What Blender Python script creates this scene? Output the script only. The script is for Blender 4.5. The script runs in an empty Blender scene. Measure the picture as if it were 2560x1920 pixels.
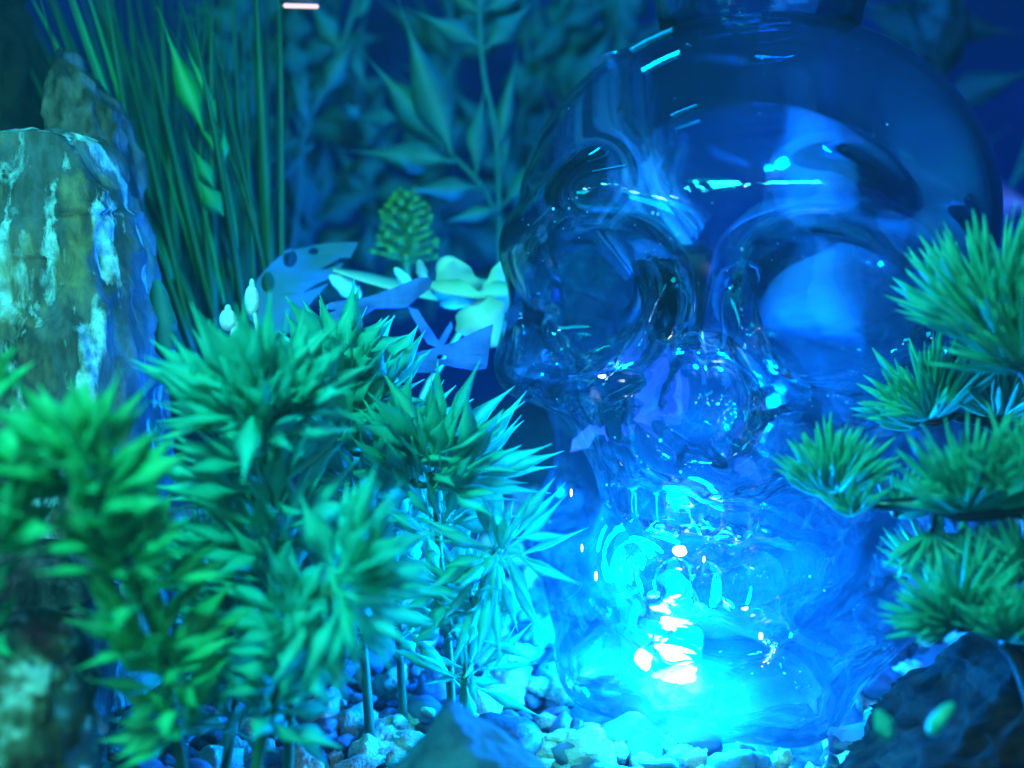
import bpy, bmesh, math, random
import numpy as np
from mathutils import Vector, Matrix, Quaternion, noise as mnoise

C = bpy.context.scene.collection
SC = bpy.context.scene
CM = 0.01                      # all building is done in centimetres, the scene is in metres
random.seed(7)

# ------------------------------------------------------------------ camera
PITCH = math.radians(10.0)
TAN = math.tan(math.radians(25.0))
CAM = Vector((0.0, -28.0, 13.0))
cam_d = bpy.data.cameras.new('camera')
cam = bpy.data.objects.new('camera', cam_d); C.objects.link(cam)
cam.location = CAM * CM
cam.rotation_euler = (math.radians(90) - PITCH, 0, 0)
cam_d.sensor_width = 36; cam_d.lens = 18 / TAN
cam_d.clip_start = 0.002; cam_d.clip_end = 50
cam_d.dof.use_dof = True; cam_d.dof.focus_distance = 0.25; cam_d.dof.aperture_fstop = 7
SC.camera = cam

# ------------------------------------------------------------------ render settings, world, exposure
SC.render.engine = 'CYCLES'
SC.cycles.use_denoising = True
SC.cycles.max_bounces = 12
SC.cycles.transmission_bounces = 14
SC.cycles.transparent_max_bounces = 24
SC.cycles.glossy_bounces = 5
SC.cycles.diffuse_bounces = 3
SC.cycles.volume_bounces = 1
SC.cycles.sample_clamp_indirect = 8
SC.cycles.blur_glossy = 0.3
SC.view_settings.view_transform = 'Standard'
SC.view_settings.look = 'None'
SC.view_settings.exposure = 0
SC.view_settings.gamma = 1
world = bpy.data.worlds.new('World'); SC.world = world
world.use_nodes = True
wb = world.node_tree.nodes['Background']
wb.inputs[0].default_value = (0.05, 0.35, 0.9, 1)
wb.inputs[1].default_value = 0.003

FWD = Vector((0, math.cos(PITCH), -math.sin(PITCH)))
UP = Vector((0, math.sin(PITCH), math.cos(PITCH)))
def W(px, py, d):
    """point (cm) seen at photo pixel px, py (2560 x 1920) at depth d cm"""
    return CAM + (FWD + Vector((1, 0, 0)) * ((px - 1280) / 1280 * TAN) - UP * ((py - 960) / 1280 * TAN)) * d
def pxs(n, d):
    return n / 1280 * TAN * d

# ------------------------------------------------------------------ lamps
def area(name, loc, target, size, power, col, size_y=None):
    l = bpy.data.lights.new(name, 'AREA'); l.energy = power; l.color = col
    l.size = size * CM
    if size_y: l.shape = 'RECTANGLE'; l.size_y = size_y * CM
    o = bpy.data.objects.new(name, l); C.objects.link(o)
    o.location = Vector(loc) * CM
    o.rotation_euler = (Vector(target) - Vector(loc)).to_track_quat('-Z', 'Y').to_euler()
    return o
def point(name, loc, r, power, col):
    l = bpy.data.lights.new(name, 'POINT'); l.energy = power; l.color = col; l.shadow_soft_size = r * CM
    o = bpy.data.objects.new(name, l); C.objects.link(o); o.location = Vector(loc) * CM
    return o
LED = W(1680, 1625, 26.0)
point('led_light', LED + Vector((0.2, -0.8, -0.5)), 0.7, 6.5, (0.0, 0.25, 1.0))
point('led_back_light', LED + Vector((0, 2.6, 1.2)), 0.7, 10.0, (0.0, 0.17, 1.0))
area('hood_light', (-5, -21, 27), (-4, -3, 4), 4, 1.1, (0.004, 0.85, 0.66), 1.6)
area('fill_light', (-20, -24, 13), (-6, -4, 6), 8, 0.34, (0.0, 0.72, 0.66), 6)
area('back_light', (-2, 12, 34), (-3, 8, 8), 5, 0.20, (0.0, 0.38, 0.75), 1.5)  # unseen lamp added to bring up the background leaves
area('column_fill_blue', (9, 3, 34), (8, 9, 12), 4, 0.55, (0.0, 0.15, 1.0), 1.5)  # unseen lamp, aimed and strengthened to brighten the pale column
area('side_light', (-14, -22, 19), (-13, -3, 6), 3, 0.20, (0.16, 0.5, 1.0), 2)  # unseen lamp added to throw bluish light on the left rock
for (x, y, z, s, p) in ((-6, -30, 30, 0.5, 0.045), (9, -34, 24, 0.4, 0.04), (16, -26, 27, 0.4, 0.04)):
    area('room_light', (x, y, z), (6, 0, 8), s * 0.5, p, (1.0, 0.72, 0.66))
for (x, y, z, s, sy) in ((-10, -24, 27, 0.5, 0.4), (-4, -26, 29, 1.0, 0.4), (5, -25, 31, 0.5, 1.0), (12, -22, 30, 0.4, 0.4), (9, -27, 20, 0.4, 0.4)):
    area('strip_light', (x, y, z), (6, 0, 10), s, 0.05, (0.02, 0.75, 1.0), sy)

# ------------------------------------------------------------------ materials
def nodes(m):
    m.use_nodes = True
    nt = m.node_tree
    for n in list(nt.nodes): nt.nodes.remove(n)
    out = nt.nodes.new('ShaderNodeOutputMaterial')
    return nt, out
def mat(name, c1, c2=None, scale=8.0, rough=0.5, spec=0.4, bump=0.0, bscale=40.0, stretch=(1, 1, 1), c3=None, detail=4, transl=0.0, coat=0.0, contrast=(0.35, 0.65)):
    m = bpy.data.materials.new(name); nt, out = nodes(m)
    p = nt.nodes.new('ShaderNodeBsdfPrincipled')
    p.inputs['Roughness'].default_value = rough
    p.inputs['Specular IOR Level'].default_value = spec
    p.inputs['Coat Weight'].default_value = coat
    tc = nt.nodes.new('ShaderNodeTexCoord'); mp = nt.nodes.new('ShaderNodeMapping')
    mp.inputs['Scale'].default_value = tuple(s * 100 for s in stretch)
    nt.links.new(tc.outputs['Object'], mp.inputs[0])
    if c2 is None:
        c2 = tuple(c * 0.75 for c in c1)
    n = nt.nodes.new('ShaderNodeTexNoise'); n.inputs['Scale'].default_value = scale * 0.1; n.inputs['Detail'].default_value = detail
    nt.links.new(mp.outputs[0], n.inputs[0])
    r = nt.nodes.new('ShaderNodeValToRGB')
    r.color_ramp.elements[0].position = contrast[0]; r.color_ramp.elements[0].color = (*c1, 1)
    r.color_ramp.elements[1].position = contrast[1]; r.color_ramp.elements[1].color = (*c2, 1)
    if c3:
        e = r.color_ramp.elements.new((contrast[0] + contrast[1]) / 2); e.color = (*c3, 1)
    nt.links.new(n.outputs[0], r.inputs[0]); nt.links.new(r.outputs[0], p.inputs['Base Color'])
    if bump:
        n2 = nt.nodes.new('ShaderNodeTexNoise'); n2.inputs['Scale'].default_value = bscale * 0.1; n2.inputs['Detail'].default_value = 6
        nt.links.new(mp.outputs[0], n2.inputs[0])
        b = nt.nodes.new('ShaderNodeBump'); b.inputs['Strength'].default_value = bump; b.inputs['Distance'].default_value = 0.002
        nt.links.new(n2.outputs[0], b.inputs['Height']); nt.links.new(b.outputs[0], p.inputs['Normal'])
    sh = p.outputs[0]
    if transl:
        t = nt.nodes.new('ShaderNodeBsdfTranslucent'); nt.links.new(r.outputs[0], t.inputs[0])
        mx = nt.nodes.new('ShaderNodeMixShader'); mx.inputs[0].default_value = transl
        nt.links.new(p.outputs[0], mx.inputs[1]); nt.links.new(t.outputs[0], mx.inputs[2]); sh = mx.outputs[0]
    nt.links.new(sh, out.inputs[0])
    return m
def glass(name, clear=0.45, ior=1.42, col=(0.96, 0.98, 1.0), bump=0.0, bscale=8.0, rough=0.0, tcol=(0.97, 0.985, 1.0), veil=0.0, low=False):
    m = bpy.data.materials.new(name); nt, out = nodes(m)
    g = nt.nodes.new('ShaderNodeBsdfGlass'); g.inputs['IOR'].default_value = ior; g.inputs['Roughness'].default_value = rough
    g.inputs['Color'].default_value = (*col, 1)
    t = nt.nodes.new('ShaderNodeBsdfTransparent'); t.inputs[0].default_value = (*tcol, 1)
    gl = nt.nodes.new('ShaderNodeBsdfGlossy'); gl.inputs['Roughness'].default_value = 0.02
    fr = nt.nodes.new('ShaderNodeFresnel'); fr.inputs[0].default_value = ior
    th = nt.nodes.new('ShaderNodeMixShader'); nt.links.new(fr.outputs[0], th.inputs[0])
    nt.links.new(t.outputs[0], th.inputs[1]); nt.links.new(gl.outputs[0], th.inputs[2])
    mx = nt.nodes.new('ShaderNodeMixShader'); mx.inputs[0].default_value = clear
    nt.links.new(g.outputs[0], mx.inputs[1]); nt.links.new(th.outputs[0], mx.inputs[2])
    last = mx.outputs[0]
    if veil:       # added pale film that brightens the glass and spreads the lamp's glow
        d = nt.nodes.new('ShaderNodeBsdfDiffuse'); d.inputs[0].default_value = (0.5, 0.6, 0.7, 1)
        tr = nt.nodes.new('ShaderNodeBsdfTranslucent'); tr.inputs[0].default_value = (0.5, 0.6, 0.7, 1)
        a = nt.nodes.new('ShaderNodeAddShader'); nt.links.new(d.outputs[0], a.inputs[0]); nt.links.new(tr.outputs[0], a.inputs[1])
        tc = nt.nodes.new('ShaderNodeTexCoord'); nz = nt.nodes.new('ShaderNodeTexNoise'); nz.inputs['Scale'].default_value = 55; nz.inputs['Detail'].default_value = 5
        nt.links.new(tc.outputs['Object'], nz.inputs[0])
        mr = nt.nodes.new('ShaderNodeMapRange'); mr.inputs[1].default_value = 0.4; mr.inputs[2].default_value = 0.7
        mr.inputs[3].default_value = veil * 0.5; mr.inputs[4].default_value = veil * 1.6
        nt.links.new(nz.outputs[0], mr.inputs[0])
        fac = mr.outputs[0]
        if low:      # stronger low down, painting the lamp's soft glow around the jaw
            sx = nt.nodes.new('ShaderNodeSeparateXYZ'); nt.links.new(tc.outputs['Object'], sx.inputs[0])
            hz = nt.nodes.new('ShaderNodeMapRange'); hz.inputs[1].default_value = 0.01; hz.inputs[2].default_value = 0.12
            hz.inputs[3].default_value = 1.5; hz.inputs[4].default_value = 0.5; nt.links.new(sx.outputs[2], hz.inputs[0])
            mu = nt.nodes.new('ShaderNodeMath'); mu.operation = 'MULTIPLY'; nt.links.new(mr.outputs[0], mu.inputs[0]); nt.links.new(hz.outputs[0], mu.inputs[1]); fac = mu.outputs[0]
        m2 = nt.nodes.new('ShaderNodeMixShader'); nt.links.new(fac, m2.inputs[0])
        nt.links.new(last, m2.inputs[1]); nt.links.new(a.outputs[0], m2.inputs[2]); last = m2.outputs[0]
    if bump:
        tc = nt.nodes.new('ShaderNodeTexCoord')
        n2 = nt.nodes.new('ShaderNodeTexNoise'); n2.inputs['Scale'].default_value = bscale * 10; n2.inputs['Detail'].default_value = 2
        n2.inputs['Distortion'].default_value = 1.5
        nt.links.new(tc.outputs['Object'], n2.inputs[0])
        b = nt.nodes.new('ShaderNodeBump'); b.inputs['Strength'].default_value = bump; b.inputs['Distance'].default_value = 0.004
        nt.links.new(n2.outputs[0], b.inputs['Height']); nt.links.new(b.outputs[0], g.inputs['Normal'])
    nt.links.new(last, out.inputs[0])
    return m
def emis(name, col, s):
    m = bpy.data.materials.new(name); nt, out = nodes(m)
    e = nt.nodes.new('ShaderNodeEmission'); e.inputs[0].default_value = (*col, 1); e.inputs[1].default_value = s
    nt.links.new(e.outputs[0], out.inputs[0]); return m

def streak_rock():
    """petrified wood: brown and grey body, broken pale mineral streaks running up it, rusty stains"""
    m = bpy.data.materials.new('petrified_wood'); nt, out = nodes(m); L = nt.links.new
    p = nt.nodes.new('ShaderNodeBsdfPrincipled'); p.inputs['Roughness'].default_value = 0.75; p.inputs['Specular IOR Level'].default_value = 0.25
    tc = nt.nodes.new('ShaderNodeTexCoord')
    def nz(sc, st, det, dist=0.0):
        mp = nt.nodes.new('ShaderNodeMapping'); mp.inputs['Scale'].default_value = st; L(tc.outputs['Object'], mp.inputs[0])
        n = nt.nodes.new('ShaderNodeTexNoise'); n.inputs['Scale'].default_value = sc; n.inputs['Detail'].default_value = det; n.inputs['Distortion'].default_value = dist
        n.inputs['Roughness'].default_value = 0.62; L(mp.outputs[0], n.inputs[0]); return n.outputs[0]
    def ramp(src, stops):
        r = nt.nodes.new('ShaderNodeValToRGB'); e = r.color_ramp.elements
        e[0].position, e[0].color = stops[0][0], (*stops[0][1], 1); e[1].position, e[1].color = stops[-1][0], (*stops[-1][1], 1)
        for q_, c_ in stops[1:-1]: x = e.new(q_); x.color = (*c_, 1)
        L(src, r.inputs[0]); return r.outputs[0]
    def mixc(fac, a, b):
        x = nt.nodes.new('ShaderNodeMix'); x.data_type = 'RGBA'; L(fac, x.inputs[0]); L(a, x.inputs[6]); L(b, x.inputs[7]); return x.outputs[2]
    body = ramp(nz(90, (1, 1, 0.35), 8), [(0.36, (0.02, 0.018, 0.02)), (0.5, (0.07, 0.055, 0.055)), (0.62, (0.13, 0.12, 0.14)), (0.72, (0.09, 0.05, 0.03))])
    pale = ramp(nz(200, (1, 1, 1), 6), [(0.35, (0.10, 0.13, 0.16)), (0.65, (0.68, 0.70, 0.72))])
    rust = ramp(nz(120, (1, 1, 0.5), 6), [(0.3, (0.22, 0.10, 0.05)), (0.7, (0.40, 0.24, 0.12))])
    m1 = ramp(nz(120, (1, 1, 0.17), 10, 0.15), [(0.50, (0, 0, 0)), (0.57, (1, 1, 1))])
    m2 = ramp(nz(60, (1, 1, 0.35), 7, 0.3), [(0.49, (0, 0, 0)), (0.60, (0.85, 0.85, 0.85))])
    col = mixc(m2, mixc(m1, body, pale), rust)
    L(col, p.inputs['Base Color'])
    b1 = nt.nodes.new('ShaderNodeBump'); b1.inputs['Strength'].default_value = 0.9; b1.inputs['Distance'].default_value = 0.003
    L(nz(130, (1, 1, 0.3), 10, 0.6), b1.inputs['Height']); L(b1.outputs[0], p.inputs['Normal']); L(p.outputs[0], out.inputs[0])
    return m
M = {}
M['spiky'] = mat('green_plastic_leaf', (0.05, 0.78, 0.56), (0.04, 0.55, 0.38), 9, 0.45, 0.4, transl=0.5)
M['spiky_warm'] = mat('yellow_green_plastic_leaf', (0.08, 0.74, 0.30), (0.05, 0.50, 0.18), 9, 0.45, 0.4, transl=0.5)
M['spiky_stem'] = mat('green_plastic_stem', (0.02, 0.13, 0.05), (0.015, 0.08, 0.03), 6, 0.45)
M['pine'] = mat('needle_plastic', (0.05, 0.62, 0.40), (0.03, 0.38, 0.20), 12, 0.40, 0.5, transl=0.2)
M['pine_stem'] = mat('dark_twig', (0.03, 0.018, 0.012), (0.015, 0.01, 0.008), 10, 0.3, 0.6)
M['lance'] = mat('grey_green_leaf', (0.03, 0.21, 0.20), (0.025, 0.15, 0.14), 14, 0.5, 0.3, stretch=(1, 1, 1), transl=0.3)
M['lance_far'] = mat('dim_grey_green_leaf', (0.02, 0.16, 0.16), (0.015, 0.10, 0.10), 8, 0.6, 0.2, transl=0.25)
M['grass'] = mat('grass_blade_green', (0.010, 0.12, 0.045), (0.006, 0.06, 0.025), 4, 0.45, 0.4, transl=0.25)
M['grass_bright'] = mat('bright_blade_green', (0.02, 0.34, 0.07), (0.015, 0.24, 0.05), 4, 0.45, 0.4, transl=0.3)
M['torn'] = mat('violet_blue_silk', (0.12, 0.24, 0.60), (0.05, 0.10, 0.34), 14, 0.6, 0.2, transl=0.35)
M['torn_grey'] = mat('slate_blue_silk', (0.05, 0.16, 0.26), (0.06, 0.22, 0.38), 3, 0.6, 0.2, transl=0.35)
M['petal'] = mat('cream_petal', (0.6, 0.8, 0.62), (0.5, 0.72, 0.6), 6, 0.4, 0.4, transl=0.3)
M['bud'] = mat('speckled_white_bud', (0.85, 0.8, 0.85), (0.5, 0.5, 0.6), 90, 0.7, 0.2, bump=0.3, bscale=150)
M['knob'] = mat('yellow_green_knobs', (0.10, 0.26, 0.03), (0.07, 0.2, 0.03), 8, 0.5)
M['pebble_pale'] = mat('cream_pebble', (0.62, 0.62, 0.45), (0.42, 0.45, 0.33), 12, 0.75, 0.2, bump=0.6, bscale=60)
M['pebble_grey'] = mat('grey_pebble', (0.13, 0.17, 0.22), (0.08, 0.11, 0.15), 8, 0.55, 0.3, bump=0.2, bscale=40)
M['pebble_dark'] = mat('dark_pebble', (0.05, 0.05, 0.06), (0.025, 0.025, 0.03), 8, 0.45, 0.4, bump=0.2, bscale=40)
M['gravel_bed'] = mat('gravel_bed_ground', (0.12, 0.13, 0.12), (0.03, 0.04, 0.05), 18, 0.85, 0.2, bump=1, bscale=30)
M['wood_rock'] = streak_rock()
M['brown_rock'] = mat('brown_rock', (0.02, 0.014, 0.012), (0.16, 0.10, 0.09), 14, 0.7, 0.3, bump=0.9, bscale=24, stretch=(1.4, 1.4, 0.6), detail=8, contrast=(0.42, 0.68))
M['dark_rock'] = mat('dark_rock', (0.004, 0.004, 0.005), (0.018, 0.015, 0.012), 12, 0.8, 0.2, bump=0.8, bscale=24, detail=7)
M['mottled_rock'] = mat('mottled_rock', (0.07, 0.04, 0.025), (0.5, 0.48, 0.42), 16, 0.8, 0.2, bump=0.9, bscale=30, c3=(0.10, 0.09, 0.05), detail=7, contrast=(0.42, 0.62))
M['wet_wood'] = mat('wet_dark_wood', (0.006, 0.002, 0.001), (0.05, 0.012, 0.005), 12, 0.75, 0.02, bump=0.5, bscale=14, stretch=(1, 2.2, 2.2), detail=8, coat=0.0)
M['slate'] = mat('blue_slate', (0.06, 0.12, 0.17), (0.03, 0.06, 0.09), 10, 0.8, 0.1, bump=0.9, bscale=30, detail=8)
M['back'] = mat('blue_backing', (0.006, 0.02, 0.16), (0.004, 0.012, 0.10), 1.2, 0.8, 0.1, detail=2)
M['column'] = mat('frosted_column', (0.5, 0.8, 0.95), (0.4, 0.7, 0.9), 3, 0.5, 0.3, transl=0.4)
M['cap'] = mat('dark_gloss_plastic', (0.01, 0.012, 0.05), (0.008, 0.01, 0.04), 4, 0.12, 0.7)
M['housing'] = mat('housing_and_added_holder', (0.03, 0.035, 0.05), None, 4, 0.35)
M['glass'] = glass('skull_glass', clear=0.66, ior=1.45, veil=0.006, low=True)
M['glass_tube'] = glass('tube_glass', clear=0.5, ior=1.4, bump=0.25, bscale=16, veil=0.06)
M['neck'] = glass('neck_glass', clear=0.4, ior=1.45, bump=0.05, bscale=6)
M['bead'] = glass('sparkle_bead_glass', clear=0.3, ior=1.33, veil=0.35)
M['violet'] = mat('mauve_reflection', (0.85, 0.30, 0.75), (0.7, 0.25, 0.65), 6, 0.6, 0.2, transl=0.2)  # tint of room reflections, painted on added shapes
M['led_glow'] = emis('led_diffuser_light', (0.0, 0.62, 1.0), 2.2)
M['led_and_glint'] = emis('led_chip_and_glint_light', (0.75, 0.95, 1.0), 12)
M['reflection_glow'] = emis('lamp_reflection_glow', (1.0, 0.82, 0.86), 1.1)

# ------------------------------------------------------------------ object helpers
def put(name, verts, faces, m, parent=None, smooth=True, origin=None):
    o0 = Vector(origin) if origin is not None else Vector((0, 0, 0))
    me = bpy.data.meshes.new(name)
    me.from_pydata([tuple((Vector(v) - o0) * CM) for v in verts], [], faces)
    me.update()
    if smooth: me.polygons.foreach_set('use_smooth', [True] * len(me.polygons))
    o = bpy.data.objects.new(name, me); C.objects.link(o)
    me.materials.append(m)
    if parent is not None:
        o.parent = parent
        o.location = (o0 * CM) - parent.location if origin is not None else -parent.location
    else:
        o.location = o0 * CM
    return o
def tag(o, label=None, cat=None, group=None, kind=None):
    if label: o['label'] = label
    if cat: o['category'] = cat
    if group: o['group'] = group
    if kind: o['kind'] = kind
    return o
def empty(name, loc, label, cat, group=None):
    o = bpy.data.objects.new(name, None); C.objects.link(o); o.location = Vector(loc) * CM
    o.empty_display_size = 0.01
    return tag(o, label, cat, group)

class MB:
    def __init__(s): s.v = []; s.f = []
    def add(s, v, f):
        b = len(s.v); s.v += [tuple(x) for x in v]; s.f += [tuple(i + b for i in q) for q in f]
    def tube(s, pts, radii, n=7, cap=True):
        pts = [Vector(p) for p in pts]
        if not hasattr(radii, '__len__'): radii = [radii] * len(pts)
        v = []; f = []
        ref = Vector((0.31, 0.2, 0.93))
        for i, p in enumerate(pts):
            t = (pts[min(i + 1, len(pts) - 1)] - pts[max(i - 1, 0)]).normalized()
            if abs(t.dot(ref)) > 0.95: ref = Vector((1, 0.1, 0))
            a = t.cross(ref).normalized(); b = t.cross(a)
            for k in range(n):
                w = 2 * math.pi * k / n
                v.append(p + (a * math.cos(w) + b * math.sin(w)) * radii[i])
        for i in range(len(pts) - 1):
            for k in range(n):
                f.append((i * n + k, i * n + (k + 1) % n, (i + 1) * n + (k + 1) % n, (i + 1) * n + k))
        if cap: f.append(tuple(range(n))[::-1]); f.append(tuple((len(pts) - 1) * n + k for k in range(n)))
        s.add(v, f)
    def ball(s, c, r, n=10, m=8, rot=None):
        if not hasattr(r, '__len__'): r = (r, r, r)
        c = Vector(c); v = [(0, 0, 1)]; f = []
        for i in range(1, m):
            th = math.pi * i / m
            for k in range(n):
                ph = 2 * math.pi * k / n; v.append((math.sin(th) * math.cos(ph), math.sin(th) * math.sin(ph), math.cos(th)))
        v.append((0, 0, -1))
        for k in range(n): f.append((0, 1 + k, 1 + (k + 1) % n))
        for i in range(m - 2):
            for k in range(n):
                a = 1 + i * n + k; b = 1 + i * n + (k + 1) % n; f.append((a, a + n, b + n, b))
        L = len(v) - 1
        for k in range(n): f.append((L, 1 + (m - 2) * n + (k + 1) % n, 1 + (m - 2) * n + k))
        q = rot if rot else Quaternion()
        s.add([c + q @ Vector((x * r[0], y * r[1], z * r[2])) for x, y, z in v], f)
    def leaf(s, base, tip, width, nrm=None, prof='spade', curl=0.12, thick=0.12, seg=9, fold=0.18, twist=0.0):
        """a closed leaf with a raised midrib; curl bends it along its normal"""
        base = Vector(base); tip = Vector(tip); ax = tip - base; L = ax.length
        if L < 1e-5: return
        ax.normalize()
        if nrm is None: nrm = Vector((random.gauss(0, .5), -1, random.gauss(0.3, .5)))
        nrm = Vector(nrm); nrm = (nrm - ax * nrm.dot(ax))
        if nrm.length < 1e-3: nrm = ax.orthogonal()
        nrm.normalize()
        v = []; f = []
        for i in range(seg + 1):
            t = i / seg
            if prof == 'spade':    # thin stalk, belly past the middle, drawn-out point
                w = 0.13 + 0.87 * math.exp(-((t - 0.56) / 0.19) ** 2)
                if t > 0.56: w = max(0.0, (1 - (t - 0.56) / 0.44)) ** 0.85 * (0.35 + 0.65 * math.exp(-((t - 0.56) / 0.25) ** 2)) 
            elif prof == 'lance':  # belly near the base, very long point
                w = (math.sin(math.pi * min(1, t / 0.62) * 0.5) ** 1.3) if t < 0.31 * 2 else 1
                w = math.exp(-((t - 0.33) / (0.17 if t < 0.33 else 0.27)) ** 2) * 0.93 + 0.07 * (1 - t)
            elif prof == 'needle':
                w = (0.55 + 0.45 * math.sin(math.pi * min(1, t * 1.1))) * (1 - max(0, (t - 0.8) / 0.2) ** 2 * 0.85)
            elif prof == 'petal':
                w = math.sin(math.pi * (0.05 + 0.9 * t ** 0.8)) ** 0.75 * (1 + 0.08 * math.sin(t * 17))
            else:                  # blade
                w = 0.35 + 0.65 * (1 - t) ** 0.6 if t > 0.25 else 0.8
                w *= 1 - t ** 6
            w = max(w, 0.02) * width * 0.5
            a = twist * t
            side = Quaternion(ax, a) @ ax.cross(nrm); nn = Quaternion(ax, a) @ nrm
            c = base + ax * L * t + nn * (curl * L * (t * t * 1.4 - t * 0.5))
            th = max(w * thick, 0.012)
            v += [c - side * w + nn * w * fold, c + nn * th, c + side * w + nn * w * fold, c - nn * th]
        for i in range(seg):
            for k in range(4):
                f.append((i * 4 + k, i * 4 + (k + 1) % 4, (i + 1) * 4 + (k + 1) % 4, (i + 1) * 4 + k))
        f.append((3, 2, 1, 0)); f.append(tuple(seg * 4 + k for k in range(4)))
        s.add(v, f)
    def put(s, name, m, parent=None, smooth=True, origin=None):
        return put(name, s.v, s.f, m, parent, smooth, origin)

def spline(pts, n=6):
    pts = [Vector(p) for p in pts]; out = []
    for i in range(len(pts) - 1):
        p0 = pts[max(i - 1, 0)]; p1 = pts[i]; p2 = pts[i + 1]; p3 = pts[min(i + 2, len(pts) - 1)]
        for k in range(n):
            t = k / n
            out.append(0.5 * ((2 * p1) + (p2 - p0) * t + (2 * p0 - 5 * p1 + 4 * p2 - p3) * t * t + (3 * p1 - p0 - 3 * p2 + p3) * t ** 3))
    out.append(pts[-1]); return out

# ------------------------------------------------------------------ ground and backdrop
def ground(x, y):
    z = 0.35
    z += 0.10 * max(0, y - 3) + 0.12 * max(0, -x - 3) + 0.02 * max(0, x - 9)
    z += 0.35 * mnoise.noise(Vector((x * 0.22, y * 0.22, 1.3)))
    return z
def build_ground():
    v = []; f = []; nx = 90; ny = 80
    for j in range(ny + 1):
        for i in range(nx + 1):
            x = -45 + 90 * i / nx; y = -26 + 66 * j / ny
            v.append((x, y, ground(x, y) - 0.35 + 0.12 * mnoise.noise(Vector((x, y, 0)))))
    for j in range(ny):
        for i in range(nx):
            a = j * (nx + 1) + i; f.append((a, a + 1, a + nx + 2, a + nx + 1))
    tag(put('gravel_ground', v, f, M['gravel_bed']), kind='structure')
build_ground()
# back panel of the tank: gently bowed
v = []; f = []
for j in range(13):
    for i in range(25):
        x = -50 + 100 * i / 24; v.append((x, 27 - 0.004 * x * x, -2 + 60 * j / 12))
for j in range(12):
    for i in range(24):
        a = j * 25 + i; f.append((a, a + 1, a + 26, a + 25))
tag(put('backdrop', v, f, M['back']), kind='structure')

# ------------------------------------------------------------------ the glass skull bottle (signed distance field, surface nets)
def ell(P, c, r):
    q = (P - np.array(c)) / np.array(r); k0 = np.linalg.norm(q, axis=-1); k1 = np.linalg.norm(q / np.array(r), axis=-1)
    return k0 * (k0 - 1) / np.maximum(k1, 1e-6)
def caps(P, a, b, r):
    a = np.array(a, float); b = np.array(b, float); pa = P - a; ba = b - a
    h = np.clip((pa @ ba) / (ba @ ba), 0, 1); return np.linalg.norm(pa - h[..., None] * ba, axis=-1) - r
def smin(a, b, k):
    h = np.maximum(k - np.abs(a - b), 0) / k; return np.minimum(a, b) - h * h * k * 0.25
def smax(a, b, k): return -smin(-a, -b, k)
def skull_sdf(P, fine=True):
    Q = P.copy(); Q[..., 0] = np.abs(Q[..., 0])
    d = ell(Q, (0, 0, 11.9), (6.2, 7.0, 5.3))
    d = smin(d, ell(Q, (0, -3.3, 9.0), (4.6, 3.4, 4.4)), 1.6)
    d = smin(d, ell(Q, (0, 0.8, 5.5), (4.3, 4.4, 5.6)), 2.0)
    d = smin(d, caps(Q, (0, -5.9, 12.3), (2.6, -6.1, 12.3), 0.85), 1.0)
    d = smin(d, caps(Q, (2.6, -6.1, 12.3), (4.7, -4.2, 11.3), 0.75), 1.0)
    d = smin(d, caps(Q, (1.9, -6.3, 8.2), (4.6, -4.5, 8.3), 0.85), 0.9)
    d = smin(d, caps(Q, (4.6, -4.5, 8.3), (5.7, 0.2, 9.4), 0.62), 0.9)
    d = smin(d, caps(Q, (4.7, -4.2, 11.3), (4.75, -4.3, 8.4), 0.5), 0.8)
    d = smin(d, ell(Q, (0, -4.6, 6.6), (2.7, 2.5, 1.9)), 1.2)
    d = smin(d, caps(Q, (4.6, -0.4, 7.4), (4.6, -1.6, 3.0), 1.1), 0.9)
    d = smin(d, caps(Q, (4.6, -1.6, 3.0), (2.2, -5.7, 1.3), 1.1), 0.9)
    d = smin(d, caps(Q, (2.2, -5.7, 1.3), (0, -6.6, 1.2), 1.15), 0.7)
    d = smin(d, ell(Q, (0, -3.2, 3.4), (3.2, 3.5, 2.4)), 1.0)
    # hollows
    so_ = smin(ell(Q, (2.55, -7.0, 10.3), (1.7, 2.2, 1.5)), ell(Q, (3.15, -6.6, 9.45), (1.75, 2.2, 1.15)), 0.5)
    d = smax(d, -(so_ + 0.12), 1.5)
    d = smax(d, -ell(Q, (0.25, -7.4, 8.1), (0.85, 2.1, 1.1)), 0.5)
    rim = [(0.75, -6.5, 10.6), (1.15, -6.75, 9.3), (2.0, -6.75, 8.35), (3.4, -6.1, 8.0), (4.7, -4.9, 8.25), (5.1, -4.2, 9.3)]
    for a_, b_ in zip(rim[:-1], rim[1:]): d = smin(d, caps(Q, a_, b_, 0.34), 0.3)
    d = smax(d, -ell(Q, (5.6, -4.3, 5.4), (2.0, 3.6, 1.7)), 0.9)
    d = smax(d, -ell(Q, (0, -7.6, 4.75), (3.0, 1.6, 0.28)), 0.4)
    if fine:
        for k in range(5):
            a = 0.16 + 0.29 * k
            x = 2.45 * math.sin(a); y = -4.55 - 2.45 * math.cos(a)
            d = smin(d, ell(Q, (x, y + 0.24, 5.65), (0.36, 0.42, 0.66)), 0.22)
            d = smin(d, ell(Q, (x * 0.96, y + 0.15, 3.95), (0.33, 0.42, 0.56)), 0.22)
    return d
def inner_sdf(P):
    z = P[..., 2]
    n = np.sin(P[..., 0] * 1.9 + 1.3 * np.sin(z * 1.1)) * np.cos(P[..., 1] * 1.7 + z * 1.3)
    n2 = np.sin(P[..., 0] * 4.3 + 2 * np.sin(z * 2.7)) * np.cos(z * 3.9 + P[..., 1] * 3.1)
    low = np.clip((10.5 - z) / 5, 0, 1)
    return skull_sdf(P, False) + 0.24 + 0.30 * low + (0.15 * n + 0.08 * n2) * low
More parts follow.
